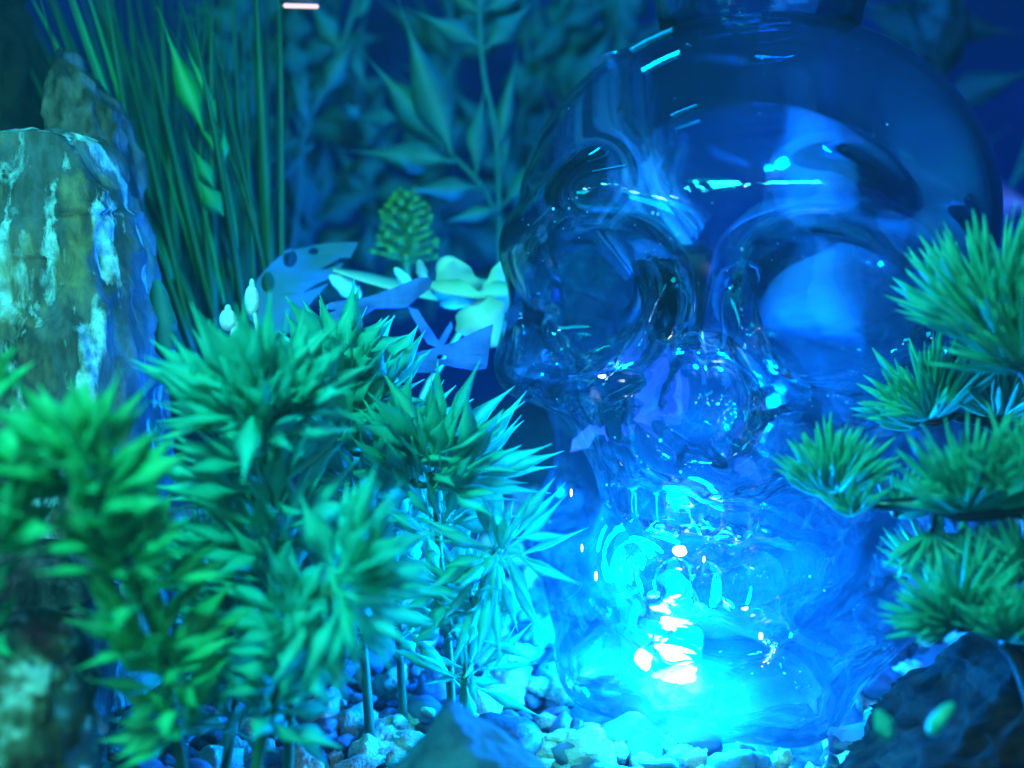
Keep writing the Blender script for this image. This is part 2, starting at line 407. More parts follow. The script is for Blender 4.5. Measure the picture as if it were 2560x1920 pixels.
def surface_nets(fn, lo, hi, h):
    ax = [np.arange(lo[i], hi[i] + h, h) for i in range(3)]
    nx, ny, nz = map(len, ax)
    F = np.empty((nx, ny, nz), np.float64)
    Y, Z = np.meshgrid(ax[1], ax[2], indexing='ij')
    for i in range(nx):
        F[i] = fn(np.stack([np.full_like(Y, ax[0][i]), Y, Z], -1))
    S = F < 0
    corners = [(i, j, k) for i in (0, 1) for j in (0, 1) for k in (0, 1)]
    cnt = sum(S[i:nx - 1 + i, j:ny - 1 + j, k:nz - 1 + k].astype(np.int8) for i, j, k in corners)
    act = (cnt > 0) & (cnt < 8)
    idx = -np.ones(act.shape, np.int64); cells = np.argwhere(act); idx[act] = np.arange(len(cells))
    acc = np.zeros((len(cells), 3)); num = np.zeros(len(cells))
    for a in corners:
        for axis in range(3):
            if a[axis]: continue
            b = list(a); b[axis] = 1
            fa = F[cells[:, 0] + a[0], cells[:, 1] + a[1], cells[:, 2] + a[2]]
            fb = F[cells[:, 0] + b[0], cells[:, 1] + b[1], cells[:, 2] + b[2]]
            m = (fa < 0) != (fb < 0); t = np.where(m, fa / np.where(m, fa - fb, 1), 0)
            p = np.array(a, float)[None].repeat(len(cells), 0); p[:, axis] = t
            acc[m] += p[m]; num[m] += 1
    V = (cells + acc / num[:, None]) * h + np.array(lo)
    quads = []
    for axis in range(3):
        u, w = [(1, 2), (2, 0), (0, 1)][axis]
        s0 = [slice(1, n - 1) for n in (nx, ny, nz)]; s0[axis] = slice(0, (nx, ny, nz)[axis] - 1)
        s1 = list(s0); s1[axis] = slice(1, (nx, ny, nz)[axis])
        A = S[tuple(s0)]; B = S[tuple(s1)]
        for flip, msk in ((False, A & ~B), (True, ~A & B)):
            e = np.argwhere(msk)
            if not len(e): continue
            off = np.ones(3, int); off[axis] = 0; e = e + off
            def cell(du, dw):
                c = e.copy(); c[:, u] -= du; c[:, w] -= dw; return idx[c[:, 0], c[:, 1], c[:, 2]]
            q = np.stack([cell(1, 1), cell(0, 1), cell(0, 0), cell(1, 0)], 1)
            if flip: q = q[:, ::-1]
            quads.append(q)
    Q = np.concatenate(quads); Q = Q[(Q >= 0).all(1)]
    e = 0.02
    for _ in range(2):
        f0 = fn(V); g = np.stack([(fn(V + e * np.eye(3)[i]) - fn(V - e * np.eye(3)[i])) / (2 * e) for i in range(3)], 1)
        st = f0[:, None] * g / np.maximum((g * g).sum(1), 0.3)[:, None]
        V = V - np.clip(st, -h * 0.5, h * 0.5)
    return V, Q
def laplace(V, Q, n=2, lam=0.5):
    for _ in range(n):
        for l in (lam, -lam * 1.04):
            A = np.zeros_like(V); c = np.zeros(len(V))
            for a in range(4):
                i = Q[:, a]; j = Q[:, (a + 1) % 4]
                np.add.at(A, i, V[j]); np.add.at(A, j, V[i]); np.add.at(c, i, 1); np.add.at(c, j, 1)
            V = V + l * (A / c[:, None] - V)
    return V
YAW = math.radians(-21)
SK = Vector((6.45, 1.9, 0.35))
sk = empty('glass_skull_bottle', SK, 'large clear glass skull shaped bottle glowing blue, standing in the gravel with a lamp inside', 'glass skull')
rz = np.array(Matrix.Rotation(YAW, 3, 'Z'))
parts_ = []
for fn_s, sg in ((skull_sdf, 1), (inner_sdf, -1)):
    V, Q = surface_nets(fn_s, (-7.4, -8.8, -0.9), (7.4, 8.1, 18.7), 0.18)
    V = laplace(V, Q, 2)
    GN = np.stack([(fn_s(V + 0.09 * np.eye(3)[i]) - fn_s(V - 0.09 * np.eye(3)[i])) for i in range(3)], 1) * sg
    GN /= np.maximum(np.linalg.norm(GN, axis=1), 1e-9)[:, None]
    parts_.append((V, Q if sg > 0 else Q[:, ::-1], GN))
V = np.concatenate([parts_[0][0], parts_[1][0]]) @ rz.T + np.array(SK)
Q = np.concatenate([parts_[0][1], parts_[1][1] + len(parts_[0][0])]); GN = np.concatenate([parts_[0][2], parts_[1][2]]) @ rz.T
so = put('skull_body', V.tolist(), Q.tolist(), M['glass'], sk)
so.data.normals_split_custom_set_from_vertices(GN.tolist())
# neck: a thick walled tube rising out of the crown
mb = MB(); prof = [(2.5, 16.3), (2.62, 17.2), (2.8, 17.9), (2.95, 19.0), (2.95, 24), (3.2, 24.3), (3.2, 25.0), (2.6, 25.0), (2.6, 19.0), (2.45, 17.9), (2.3, 17.1), (2.25, 16.3)]
n = 56; vv = []; ff = []
for (r, z) in prof:
    for k in range(n):
        a = 2 * math.pi * k / n; rr = r * (1 + 0.012 * math.sin(a * 7 + z))
        vv.append((SK.x + rr * math.cos(a), SK.y + rr * math.sin(a), SK.z + z))
for i in range(len(prof)):
    j = (i + 1) % len(prof)
    for k in range(n): ff.append((i * n + k, i * n + (k + 1) % n, j * n + (k + 1) % n, j * n + k))
put('neck', vv, ff, M['neck'], sk)

# ------------------------------------------------------------------ lamp inside the jaw
ld = empty('led_lamp', LED + Vector((0, 0.2, -1.6)), 'small bright cyan white lamp glowing inside the jaw of the glass skull', 'lamp')
mb = MB(); c = LED
mb.tube([c + Vector((0, 0.9, -1.9)), c + Vector((0, 0.9, -1.3)), c + Vector((0, 0.9, -1.25))], [1.1, 1.1, 0.9], 24)
mb.put('housing', M['housing'], ld)
mb = MB(); 
mb.ball(c + Vector((0, 1.1, -0.1)), (0.95, 0.5, 1.7), 24, 18)
mb.put('diffuser', M['led_glow'], ld)
mb = MB()
q = Quaternion((0, 1, 0), 0.15)
mb.ball(c + Vector((0.0, 0.35, -0.55)), (0.68, 0.2, 0.36), 14, 10, q)
mb.ball(c + Vector((-0.1, 0.4, 0.95)), (0.26, 0.1, 0.16), 10, 8)
mb.put('led_chip_and_glint', M['led_and_glint'], ld)
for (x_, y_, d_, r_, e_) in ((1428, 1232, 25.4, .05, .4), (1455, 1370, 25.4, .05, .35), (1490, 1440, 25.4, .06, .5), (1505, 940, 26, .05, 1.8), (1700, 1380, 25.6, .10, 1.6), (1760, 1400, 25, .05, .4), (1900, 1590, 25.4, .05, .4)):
    mb = MB(); mb.ball(W(x_, y_, d_), (r_ * e_, r_, r_ * (1 if e_ > 1 else 1.8)), 10, 8); mb.put('led_chip_and_glint', M['led_and_glint'], ld)  # added glowing beads painting caustic glints in the skull glass

# ------------------------------------------------------------------ things inside and behind the skull
# ribbed tube standing on a dark cap, seen through the brow
tb = empty('ribbed_tube', W(1700, 620, 31), 'ribbed clear tube hanging inside the skull above the dark block', 'tube')
mb = MB(); pts = []; rad = []
for i in range(46):
    t = i / 45; px_ = 1560 + 20 * t + 115 * t ** 3 ; py_ = 150 + 470 * t
    pts.append(W(px_, py_, 29)); rad.append(pxs(82 - 6 * t, 29) * (1 + 0.05 * math.sin(i * 1.9)))
mb.tube(pts, rad, 24)
mb.put('tube_wall', M['glass_tube'], tb)
mb = MB(); mb.tube([p + Vector((-0.35, -0.3, 0)) for p in pts], 0.09, 8); mb.tube([p + Vector((0.3, 0.1, 0)) for p in pts], 0.16, 8)
mb.put('air_line', M['column'], tb)
mb = MB()
b0 = W(1700, 615, 30.5)
prof = [(1640, 1785, 615, 1.3), (1645, 1780, 700, 1.2), (1665, 1760, 800, 1.0), (1680, 1740, 880, 0.9), (1690, 1725, 905, 0.7)]
v = []; f = []
for (xl, xr, py_, dp) in prof:
    a = W(xl - 5, py_, 25.4); b = W(xr + 5, py_, 25.4)
    v += [a, b, b + Vector((0.1, dp, 0)), a + Vector((-0.1, dp, 0))]
for i in range(len(prof) - 1):
    for k in range(4): f.append((i * 4 + k, i * 4 + (k + 1) % 4, (i + 1) * 4 + (k + 1) % 4, (i + 1) * 4 + k))
f.append((3, 2, 1, 0)); f.append(tuple(len(v) - 4 + k for k in range(4)))
blk = put('dark_block', v, f, M['cap'], None, False, origin=W(1700, 900, 30))
tag(blk, 'dark glossy tapered block behind the nose of the glass skull', 'block')
bv = blk.modifiers.new('bevel', 'BEVEL'); bv.width = 0.002; bv.segments = 3
# pale column with a flared foot
co = empty('pale_column', W(2030, 800, 37.5), 'pale blue upright column with a flared foot seen through the right half of the skull', 'column')
mb = MB(); pts = []; rad = []
for (py_, r) in ((-60, 50), (60, 50), (180, 56), (300, 66), (400, 70), (480, 66), (560, 78), (640, 110), (720, 118), (780, 132), (815, 120)):
    pts.append(W(2035, py_, 37.5)); rad.append(pxs(r, 37.5))
mb.tube(spline(pts, 4), np.interp(np.linspace(0, 1, 41), np.linspace(0, 1, 11), rad).tolist(), 28)
mb.put('shaft', M['column'], co)
mb = MB(); mb.ball(W(2035, 790, 37.5), (pxs(150, 37.5), pxs(110, 37.5), pxs(16, 37.5)), 24, 10); mb.put('foot', M['column'], co)
# added mauve shapes painting room reflections in and beside the skull glass
for (x0, y0, x1, y1, w, d, lb) in ((1800, 360, 2200, 350, 46, 40, 'long thin mauve shape painting a level room reflection at the crown of the skull'),
                                  (2180, 500, 2600, 510, 105, 39, 'broad mauve shape painting a room reflection beside the right edge of the skull'),
                                  ):
    mb = MB(); mb.leaf(W(x1, y1, d + 1), W(x0, y0, d), pxs(w * 1.6, d), (0, -1, 0.4), 'lance', 0.05)
    tag(mb.put('mauve_reflection', M['violet'], origin=W(x1, y1, d)), lb, 'leaf')

# ------------------------------------------------------------------ rocks
def loft_rock(name, prof, d, depth, m, label, amp=0.25, cat='rock', lean=0.0, n=96, freq=0.7, seed=0.0, group=None):
    """prof: rows (py, x_left, x_right) from top to bottom, front face at depth d"""
    rows = []
    P_ = sorted(prof)
    for py_ in np.linspace(P_[0][0], P_[-1][0], 120):
        xl = np.interp(py_, [p[0] for p in P_], [p[1] for p in P_]); xr = np.interp(py_, [p[0] for p in P_], [p[2] for p in P_])
        rows.append((py_, xl, xr))
    v = []; f = []
    for i, (py_, xl, xr) in enumerate(rows):
        t = i / (len(rows) - 1)
        cx = (xl + xr) / 2; c = W(cx, py_, d + depth * 0.5 + lean * (1 - t)); rx = pxs((xr - xl) / 2, d + depth * 0.5)
        ry = depth * 0.5 * min(1, 0.55 + 1.2 * t)
        for k in range(n):
            a = 2 * math.pi * k / n; ca, sa = math.cos(a), math.sin(a)
            e = 0.5
            p = c + Vector((math.copysign(abs(ca) ** e, ca) * rx, math.copysign(abs(sa) ** e, sa) * ry, 0))
            q = Vector((p.x * freq + seed, p.y * freq, p.z * freq * 0.45))
            o = (mnoise.fractal(q, 0.9, 2.1, 6)) * amp
            o += amp * 0.7 * (0.5 - abs(mnoise.noise(Vector((p.x * freq * 2.2 + seed, p.y * freq * 2.2, p.z * freq * 0.5))) * 2)) + amp * 0.35 * (mnoise.cell(Vector((p.x * freq * 1.1, p.y * freq * 1.1 + seed, p.z * freq * 0.3))) - 0.5)
            p += Vector((ca, sa, 0)) * o + Vector((0, 0, 0.25 * amp * mnoise.noise(q * 3)))
            v.append(p)
    for i in range(len(rows) - 1):
        for k in range(n): f.append((i * n + k, (i + 1) * n + k, (i + 1) * n + (k + 1) % n, i * n + (k + 1) % n))
    # domed top
    top = sum((v[k] for k in range(n)), Vector()) / n + Vector((0, 0, 0.12)); b = len(v)
    ring = [v[k].lerp(top, 0.5) + Vector((0, 0, 0.10 + 0.1 * mnoise.noise(v[k] * 1.5))) for k in range(n)]
    v += ring; v.append(top)
    for k in range(n): f.append((k, (k + 1) % n, b + (k + 1) % n, b + k)); f.append((b + k, b + (k + 1) % n, b + n))
    o = put(name, v, f, m, None, True, origin=W((rows[-1][1] + rows[-1][2]) / 2, rows[-1][0], d + depth / 2))
    return tag(o, label, cat, group)
loft_rock('standing_rock', [(340, -40, 235), (362, -80, 262), (430, -95, 285), (520, -100, 325), (640, -100, 355), (800, -100, 372), (1000, -100, 378), (1300, -100, 385), (1700, -110, 400)],
          24, 4.5, M['wood_rock'], 'tall upright rock with white and rusty vertical streaks behind the left plants', 0.32, freq=0.8)
loft_rock('leaning_rock', [(140, 145, 175), (200, 130, 240), (280, 120, 300), (330, 120, 322), (450, 110, 345), (600, 120, 362), (800, 120, 372), (1100, 120, 390), (1500, 100, 400)],
          26.5, 3.0, M['brown_rock'], 'dark brown pointed rock rising behind the tall streaked rock', 0.35, seed=5, freq=0.9)
loft_rock('darkening_rock', [(-200, -400, 60), (0, -400, 40), (120, -400, 90), (300, -400, 140), (600, -400, 180), (1500, -400, 200)], 31.5, 5, M['dark_rock'], 'large near black rock mass added to darken the top left corner', 0.5, seed=21, freq=0.5)  # added mass, kept near black to darken this corner
loft_rock('mottled_rock', [(1570, -60, 95), (1600, -90, 150), (1660, -100, 175), (1760, -100, 200), (1900, -100, 215), (2150, -110, 220)],
          17.5, 3.5, M['mottled_rock'], 'mottled brown and white rock in the bottom left corner', 0.2, seed=9, freq=1.4)
loft_rock('dark_cave_rock', [(1380, -100, 180), (1450, -100, 260), (1600, -100, 262), (1900, -110, 262), (2100, -110, 262)],
          21.5, 2.5, M['brown_rock'], 'shadowed dark brown rock behind the bottom left mottled rock', 0.25, seed=3)
loft_rock('driftwood_block', [(1620, 2520, 2640), (1670, 2470, 2680), (1740, 2410, 2700), (1810, 2340, 2700), (1880, 2270, 2700), (1980, 2170, 2700), (2150, 2120, 2700)],
          19.5, 5, M['wet_wood'], 'dark wet brown wood block in the bottom right corner', 0.35, cat='driftwood', seed=12, freq=0.9)
loft_rock('slate_stone', [(1790, 1110, 1135), (1820, 1090, 1175), (1860, 1060, 1235), (1900, 1025, 1290), (1960, 960, 1390), (2060, 880, 1450)],
          18.5, 2.0, M['slate'], 'blurred dark blue pointed stone at the bottom edge left of the skull', 0.10, seed=15, freq=0.9)
for o in C.objects:
    if o.name in ('slate_stone',): pass

# ------------------------------------------------------------------ small clear beads added on the glass to make its sparkles
from mathutils.bvhtree import BVHTree
bvh = BVHTree.FromPolygons([Vector(p) for p in V.tolist()], [tuple(q) for q in Q.tolist()])
dr_ = MB(); rd_ = random.Random(3)
def sparkle_bead(px_, py_, r):
    h_ = bvh.ray_cast(CAM, (W(px_, py_, 1) - CAM).normalized())
    if h_[0] is not None: dr_.ball(h_[0] + h_[1] * r * 0.15, (r, r, r * 1.1), 8, 6)
for (x0, y0, x1, y1, n_) in ((1300, 600, 1490, 470, 9), (1560, 470, 1650, 620, 10), (1830, 640, 2050, 620, 7), (1900, 960, 2160, 1010, 7), (1190, 1010, 1280, 1070, 8), (1600, 1120, 1760, 1150, 6)):
    for k in range(n_):
        t_ = rd_.random(); sparkle_bead(x0 + (x1 - x0) * t_ + rd_.gauss(0, 26), y0 + (y1 - y0) * t_ + rd_.gauss(0, 26), 0.012 + 0.03 * rd_.random() ** 3)
for k in range(90): sparkle_bead(rd_.uniform(1250, 2400), rd_.uniform(120, 1700), 0.009 + 0.022 * rd_.random() ** 3)
tag(dr_.put('sparkle_beads', M['bead']), 'scattered tiny clear beads added on the skull glass as sparkles', 'bubbles', kind='stuff')  # added sparkle beads, not real bubbles

# ------------------------------------------------------------------ gravel
def pebble_mesh(name, rough, seed, m):
    bm = bmesh.new(); bmesh.ops.create_icosphere(bm, subdivisions=3, radius=1.0)
    s = (random.uniform(0.85, 1.45), random.uniform(0.65, 1.0), random.uniform(0.5, 0.85))
    for vv_ in bm.verts:
        p = vv_.co.copy(); q = p * 1.2 + Vector((seed * 7.1, seed, 0))
        r = 1 + (0.34 * mnoise.noise(q) + rough * mnoise.noise(q * 2.6) + rough * 0.4 * mnoise.noise(q * 6))
        if not rough > 0.15:       # chipped faces on the smooth ones
            for k in range(3):
                a = Vector((math.sin(seed * 3 + k * 2.1), math.cos(seed * 5 + k * 1.3), math.sin(k + seed))).normalized()
                dd = (p * r).dot(a)
                if dd > 0.72: r *= 0.72 / dd
        vv_.co = Vector((p.x * s[0], p.y * s[1], p.z * s[2])) * r * CM
    me = bpy.data.meshes.new(name); bm.to_mesh(me); bm.free()
    me.polygons.foreach_set('use_smooth', [True] * len(me.polygons)); me.materials.append(m); return me
KINDS = [('pale', 0.34, M['pebble_pale'], 'pale cream lumpy gravel pebble lying among other pebbles on the tank floor', 'pale pebbles on the floor', 'cream_pebble'),
         ('grey', 0.08, M['pebble_grey'], 'smooth slate grey gravel pebble lying among other pebbles on the tank floor', 'grey pebbles on the floor', 'grey_pebble'),
         ('dark', 0.08, M['pebble_dark'], 'near black gravel pebble lying among other pebbles on the tank floor', 'dark pebbles on the floor', 'dark_pebble')]
PM = {k[0]: [pebble_mesh(k[5], k[1], i * 1.7 + j * 11, k[2]) for i in range(10)] for j, k in enumerate(KINDS)}
def to_px(p):
    r = Vector(p) - CAM; d = r.dot(FWD); return 1280 + r.x / d / TAN * 1280, 960 - r.dot(UP) / d / TAN * 1280, d
rnd = random.Random(11)
cands = []
y = -11.0
while y < 14:
    step = 0.66 + 0.018 * max(0, y + 8)
    x = -15.0
    while x < 20:
        xx = x + rnd.uniform(-.25, .25); yy = y + rnd.uniform(-.22, .22)
        sx, sy = xx - SK.x, yy - SK.y
        lx = sx * math.cos(-YAW) - sy * math.sin(-YAW); ly = sx * math.sin(-YAW) + sy * math.cos(-YAW)
        inside = (abs(lx) < 3.2 and -6.6 < ly < 4)
        if not inside:
            for lay in (0, 1):
                if lay and rnd.random() < 0.62: continue
                r = rnd.uniform(0.20, 0.52) if rnd.random() < 0.85 else rnd.uniform(0.5, 0.74)
                z = ground(xx, yy) - 0.12 + lay * 0.34 + rnd.uniform(-0.06, 0.08)
                kind = rnd.choices(('pale', 'grey', 'dark'), (0.47, 0.38, 0.15))[0]
                cands.append((Vector((xx + lay * 0.2, yy, z)), r, kind))
        x += step
    y += step * 0.86
view = []; rest = []
for c_ in cands:
    px_, py_, d_ = to_px(c_[0])
    vis = -30 < px_ < 2590 and 1350 < py_ < 1950 and d_ > 14 and not (px_ < 210) and not (px_ > 2330 and py_ > 1650)
    (view if vis and (px_ > 500 or py_ > 1600) else rest).append(c_)
view.sort(key=lambda c_: to_px(c_[0])[2])
rest += view[300:]; view = view[:300]
kd = {k[0]: k for k in KINDS}
PEB = []
for (p, r, kind) in view:
    k = kd[kind]; o = bpy.data.objects.new(k[5], rnd.choice(PM[kind])); C.objects.link(o)
    o.location = p * CM; o.rotation_euler = (rnd.uniform(-.5, .5), rnd.uniform(-.5, .5), rnd.uniform(0, 6.28)); o.scale = (r, r, r)
    px_, py_, d_ = to_px(p)
    reg = ('under the spiky green plants' if px_ < 900 else 'left of the skull by the blue stone' if px_ < 1420 else 'right under the chin of the skull' if px_ < 1900 else 'between the skull and the dark wood')
    PEB.append((o, k, reg, pxs(1, d_) and r / pxs(1, d_)))
    tag(o, k[3].split(' lying')[0] + ' lying among others ' + reg, 'pebble', k[4] + ' ' + reg)
for key in sorted({(q[1][0], q[2]) for q in PEB}):
    b_ = max((q for q in PEB if (q[1][0], q[2]) == key and 240 < to_px(q[0].location / CM)[0] < 2200 and to_px(q[0].location / CM)[1] < 1880), key=lambda q: q[3], default=None)
    if b_: b_[0]['label'] = 'largest ' + b_[1][3].split(' lying')[0] + ' ' + key[1]
bm = bmesh.new()
me_all = bpy.data.meshes.new('far_gravel')
for i_, k in enumerate(KINDS): me_all.materials.append(k[2])
lowres = {}
for i_, k in enumerate(KINDS):
    for j_, me in enumerate(PM[k[0]]):
        lowres[(k[0], j_)] = (np.array([tuple(v_.co) for v_ in me.vertices]), [tuple(p_.vertices) for p_ in me.polygons], i_)
AV = []; AF = []; AM = []; off = 0
for (p, r, kind) in rest:
    px_, py_, d_ = to_px(p)
    if not (-500 < px_ < 3000): continue
    vs, fs, mi = lowres[(kind, rnd.randrange(10))]
    R = np.array((Quaternion((rnd.gauss(0, 1), rnd.gauss(0, 1), rnd.gauss(0, 1), rnd.gauss(0, 1))).normalized()).to_matrix())
    AV.append(vs @ R.T * r + np.array(p) * CM)
    AF += [tuple(i + off for i in f_) for f_ in fs]; AM += [mi] * len(fs); off += len(vs)
me_all.from_pydata(np.concatenate(AV).tolist(), [], AF); me_all.update()
me_all.polygons.foreach_set('material_index', AM); me_all.polygons.foreach_set('use_smooth', [True] * len(AF))
o = bpy.data.objects.new('far_gravel', me_all); C.objects.link(o)
tag(o, 'mixed pale and grey gravel filling the tank floor around and behind the skull', 'gravel', kind='stuff')

# ------------------------------------------------------------------ spiky whorled plastic plants (left)
def whorl(mb, c, ax, L, w, n, spread=0.9, jit=0.18, prof='spade', rings=3, bias=None):
    """leaves spraying from c round the stem direction ax"""
    ax = Vector(ax).normalized(); a = ax.orthogonal().normalized(); b = ax.cross(a)
    for r_ in range(rings):
        sp = spread * (0.12 + 1.0 * (r_ + 0.5) / rings)
        m_ = max(4, int(1.4 * n * (0.55 + 0.45 * r_) / rings))
        ph0 = random.uniform(0, 6.28)
        for k in range(m_):
            ph = ph0 + 2 * math.pi * k / m_ + random.gauss(0, 0.16)
            s_ = sp + random.gauss(0, jit * 1.3)
            dr = (ax * math.cos(s_) + (a * math.cos(ph) + b * math.sin(ph)) * math.sin(s_)).normalized()
            if bias is not None: dr = (dr + Vector(bias) * 0.35).normalized()
            LL = L * random.uniform(0.72, 1.12)
            b0 = c + ax * random.uniform(-0.28, 0.16) * L
            nn = (ax - dr * ax.dot(dr)) * 0.5 + Vector((random.gauss(0, .25), -0.9, 0.5))
            mb.leaf(b0, b0 + dr * LL, w * random.uniform(0.6, 1.3), nn, prof, curl=random.uniform(-0.12, 0.22), thick=0.14, seg=10, fold=0.10, twist=random.gauss(0, 0.35))
def spiky(name, label, stem, whorls, group='spiky green plastic plants', w=0.40, m='spiky'):
    """stem: list of (px,py,d) from the ground up; whorls: (px,py,d, axis px dx, dy, dd, radius px, n, spread)"""
    pts = [W(*p) for p in stem]
    b = pts[0]; g = ground(b.x, b.y)
    if b.z > g - 0.2: pts.insert(0, Vector((b.x, b.y, g - 0.4)))
    root = empty(name, pts[0], label, 'plant', group)
    whorls = list(whorls)
    for q0, q1 in zip(stem[:-1], stem[1:]):
        for tt in (0.25, 0.75):
            xx_, yy_, dd_ = (q0[0] + (q1[0] - q0[0]) * tt, q0[1] + (q1[1] - q0[1]) * tt, q0[2] + (q1[2] - q0[2]) * tt)
            if all(math.hypot(xx_ - w_[0], yy_ - w_[1]) > 55 for w_ in whorls) and yy_ < (1600 if 880 < xx_ < 1130 else 1840):
                whorls.append((xx_, yy_, dd_, random.gauss(0, .3), -1, -.25, random.uniform(130, 175), 10, 1.35))
    mb = MB(); sp = spline(pts, 6); mb.tube(sp, [0.12 - 0.05 * i / len(sp) for i in range(len(sp))], 8)
    for (px_, py_, d_, dx, dy, dd, R, n_, spd) in whorls:     # side twigs to whorls away from the stem
        c_ = W(px_, py_, d_); q_ = min(sp, key=lambda s_: (s_ - c_).length + (1.2 if s_.z > c_.z else 0))
        if (q_ - c_).length > 0.25: mb.tube(spline([q_, q_.lerp(c_, 0.5) + Vector((0, 0, -0.1)), c_], 4), 0.08, 6)
    mb.put('stem', M['spiky_stem'], root)
    for (px_, py_, d_, dx, dy, dd, R, n_, spd) in whorls:
        mb = MB(); c_ = W(px_, py_, d_)
        ax = Vector((dx, 0, -dy)).normalized() + Vector((0, dd, 0))
        whorl(mb, c_, ax, pxs(R, d_) * 1.22, 1.12 * w * (R / 200) ** 0.5 * d_ / 21, n_, spd)
        mb.put('leaf_whorl', M[m], root)
    return root
G = 'spiky green plastic plants'
spiky('spiky_plant', 'closest spiky green plant leaning left in front of the streaked rock', [(455, 1930, 19.5), (430, 1760, 19.3), (395, 1600, 19), (330, 1450, 18.6), (280, 1320, 18.3), (235, 1180, 18)],
      [(200, 1170, 18, -.1, -1, -.35, 215, 26, 1.0), (140, 1210, 18, -.7, -.6, -.3, 190, 15, .8), (245, 1260, 18, .6, -.8, -.2, 205, 12, .9), (300, 1340, 18.4, 0, -1, -.3, 210, 12, 1.25),
       (345, 1480, 18.8, .2, -1, -.1, 210, 14, 1.2), (390, 1610, 19, -.1, -1, -.2, 210, 15, 1.3), (420, 1700, 19.2, 0, -1, -.2, 190, 12, 1.5), (290, 1400, 18.4, .3, -1, -.3, 190, 12, 1.2)], w=0.42, m='spiky_warm')
spiky('spiky_plant', 'tallest spiky green plant left of centre below the white buds', [(720, 1950, 22), (725, 1700, 21.8), (712, 1500, 21.6), (690, 1330, 21.4), (660, 1180, 21.2), (645, 1060, 21)],
      [(645, 1030, 21, 0, -1, -.4, 235, 40, 1.05), (560, 1020, 21.2, -.7, -.7, -.1, 190, 22, .8), (740, 1010, 20.9, .7, -.8, -.3, 180, 20, .8), (660, 1180, 21.2, -.2, -1, -.2, 230, 24, 1.15), (690, 1330, 21.4, 0, -1, -.3, 230, 20, 1.2),
       (600, 1230, 21.6, -1, -.3, .1, 190, 14, .8), (712, 1480, 21.6, .1, -1, -.2, 210, 16, 1.2), (640, 1370, 21.4, -.6, -.8, -.2, 190, 14, 1.0), (715, 1620, 21.7, .1, -1, -.3, 180, 14, 1.4)], w=0.36)
spiky('spiky_plant', 'smaller spiky green plant standing in front of the torn blue leaf', [(930, 1900, 25.5), (900, 1500, 25.3), (880, 1300, 25), (850, 1050, 24.8), (850, 960, 24.5)],
      [(855, 945, 24.5, .1, -1, -.3, 185, 26, 1.0), (920, 1000, 24.5, .7, -.8, -.2, 160, 14, .8), (790, 930, 24.8, -.5, -1, 0, 150, 12, .8), (860, 1100, 24.8, .1, -1, -.3, 200, 20, 1.15), (900, 1230, 25, .3, -1, -.3, 190, 18, 1.2), (960, 1130, 24.6, .6, -.8, -.3, 190, 16, 1.0), (905, 1380, 25, .2, -1, -.3, 180, 18, 1.3)], w=0.42)
spiky('spiky_plant', 'low spiky green plant with a drooping head over the pale pebbles', [(640, 1930, 20), (700, 1720, 20), (760, 1580, 19.8), (820, 1480, 19.5)],
      [(850, 1450, 19.4, .9, -.55, -.3, 235, 20, .75), (850, 1480, 19.3, .55, .85, -.3, 225, 14, .8), (815, 1490, 19.5, -.3, .9, -.3, 200, 8, .7), (740, 1560, 19.8, -.2, -1, -.2, 190, 12, 1.1), (860, 1400, 19.6, .4, -1, -.1, 190, 9, .6)], w=0.40)
spiky('spiky_plant', 'bright cyan lit spiky plant touching the left cheek of the skull', [(1130, 1800, 25), (1120, 1600, 24.8), (1100, 1400, 24.4), (1090, 1250, 24), (1080, 1180, 23.8)],
      [(1080, 1160, 23.8, .05, -1, -.3, 215, 26, .9), (1130, 1200, 23.6, .85, -.6, -.2, 200, 20, .8), (1030, 1200, 24, -.5, -.9, -.1, 180, 14, .9), (1100, 1330, 24.2, .3, -1, -.3, 180, 14, 1.2), (1115, 1480, 24.5, -.1, -1, -.3, 170, 14, 1.4)], w=0.36)
spiky('spiky_plant', 'thin leaved spiky plant arching down against the lower left of the skull', [(1160, 1750, 24.2), (1180, 1600, 23.9), (1210, 1450, 23.6), (1240, 1380, 23.4)],
      [(1250, 1370, 23.3, .1, -.5, -.5, 190, 20, 1.3), (1240, 1400, 23.3, -.1, 1, -.2, 200, 9, .8), (1180, 1490, 23.8, -.4, -.7, -.3, 150, 12, 1.2)], w=0.24)
spiky('spiky_plant', 'spiky plant cut off by the left edge of the photo', [(-60, 1900, 19), (-60, 1500, 18.4), (-40, 1380, 18)],
      [(-40, 1370, 17.8, .7, -.9, -.2, 220, 12, .8), (-50, 1200, 17.8, .7, -.8, -.2, 200, 14, .9), (-80, 1040, 18.5, .6, -1, 0, 150, 5, .8)], w=0.44, m='spiky_warm')
spiky('spiky_plant', 'dim low spiky plant in the shade between the two stems', [(560, 1950, 22), (590, 1750, 22), (575, 1600, 22), (560, 1500, 22)],
      [(555, 1480, 22, -.1, -1, -.2, 170, 16, 1.2), (585, 1640, 22, .2, -1, -.2, 180, 16, 1.3), (500, 1420, 22.5, -.4, -1, 0, 160, 12, 1)], w=0.36)
spiky('spiky_plant', 'small spiky plant half hidden behind the cyan lit plant', [(1010, 1800, 26.5), (990, 1500, 26.2), (980, 1350, 26)],
      [(985, 1340, 26, 0, -1, -.2, 170, 18, 1.2), (1000, 1480, 26, .4, -1, -.2, 180, 16, 1.3), (930, 1420, 26.2, -.4, -1, 0, 160, 12, 1.1)], w=0.36)

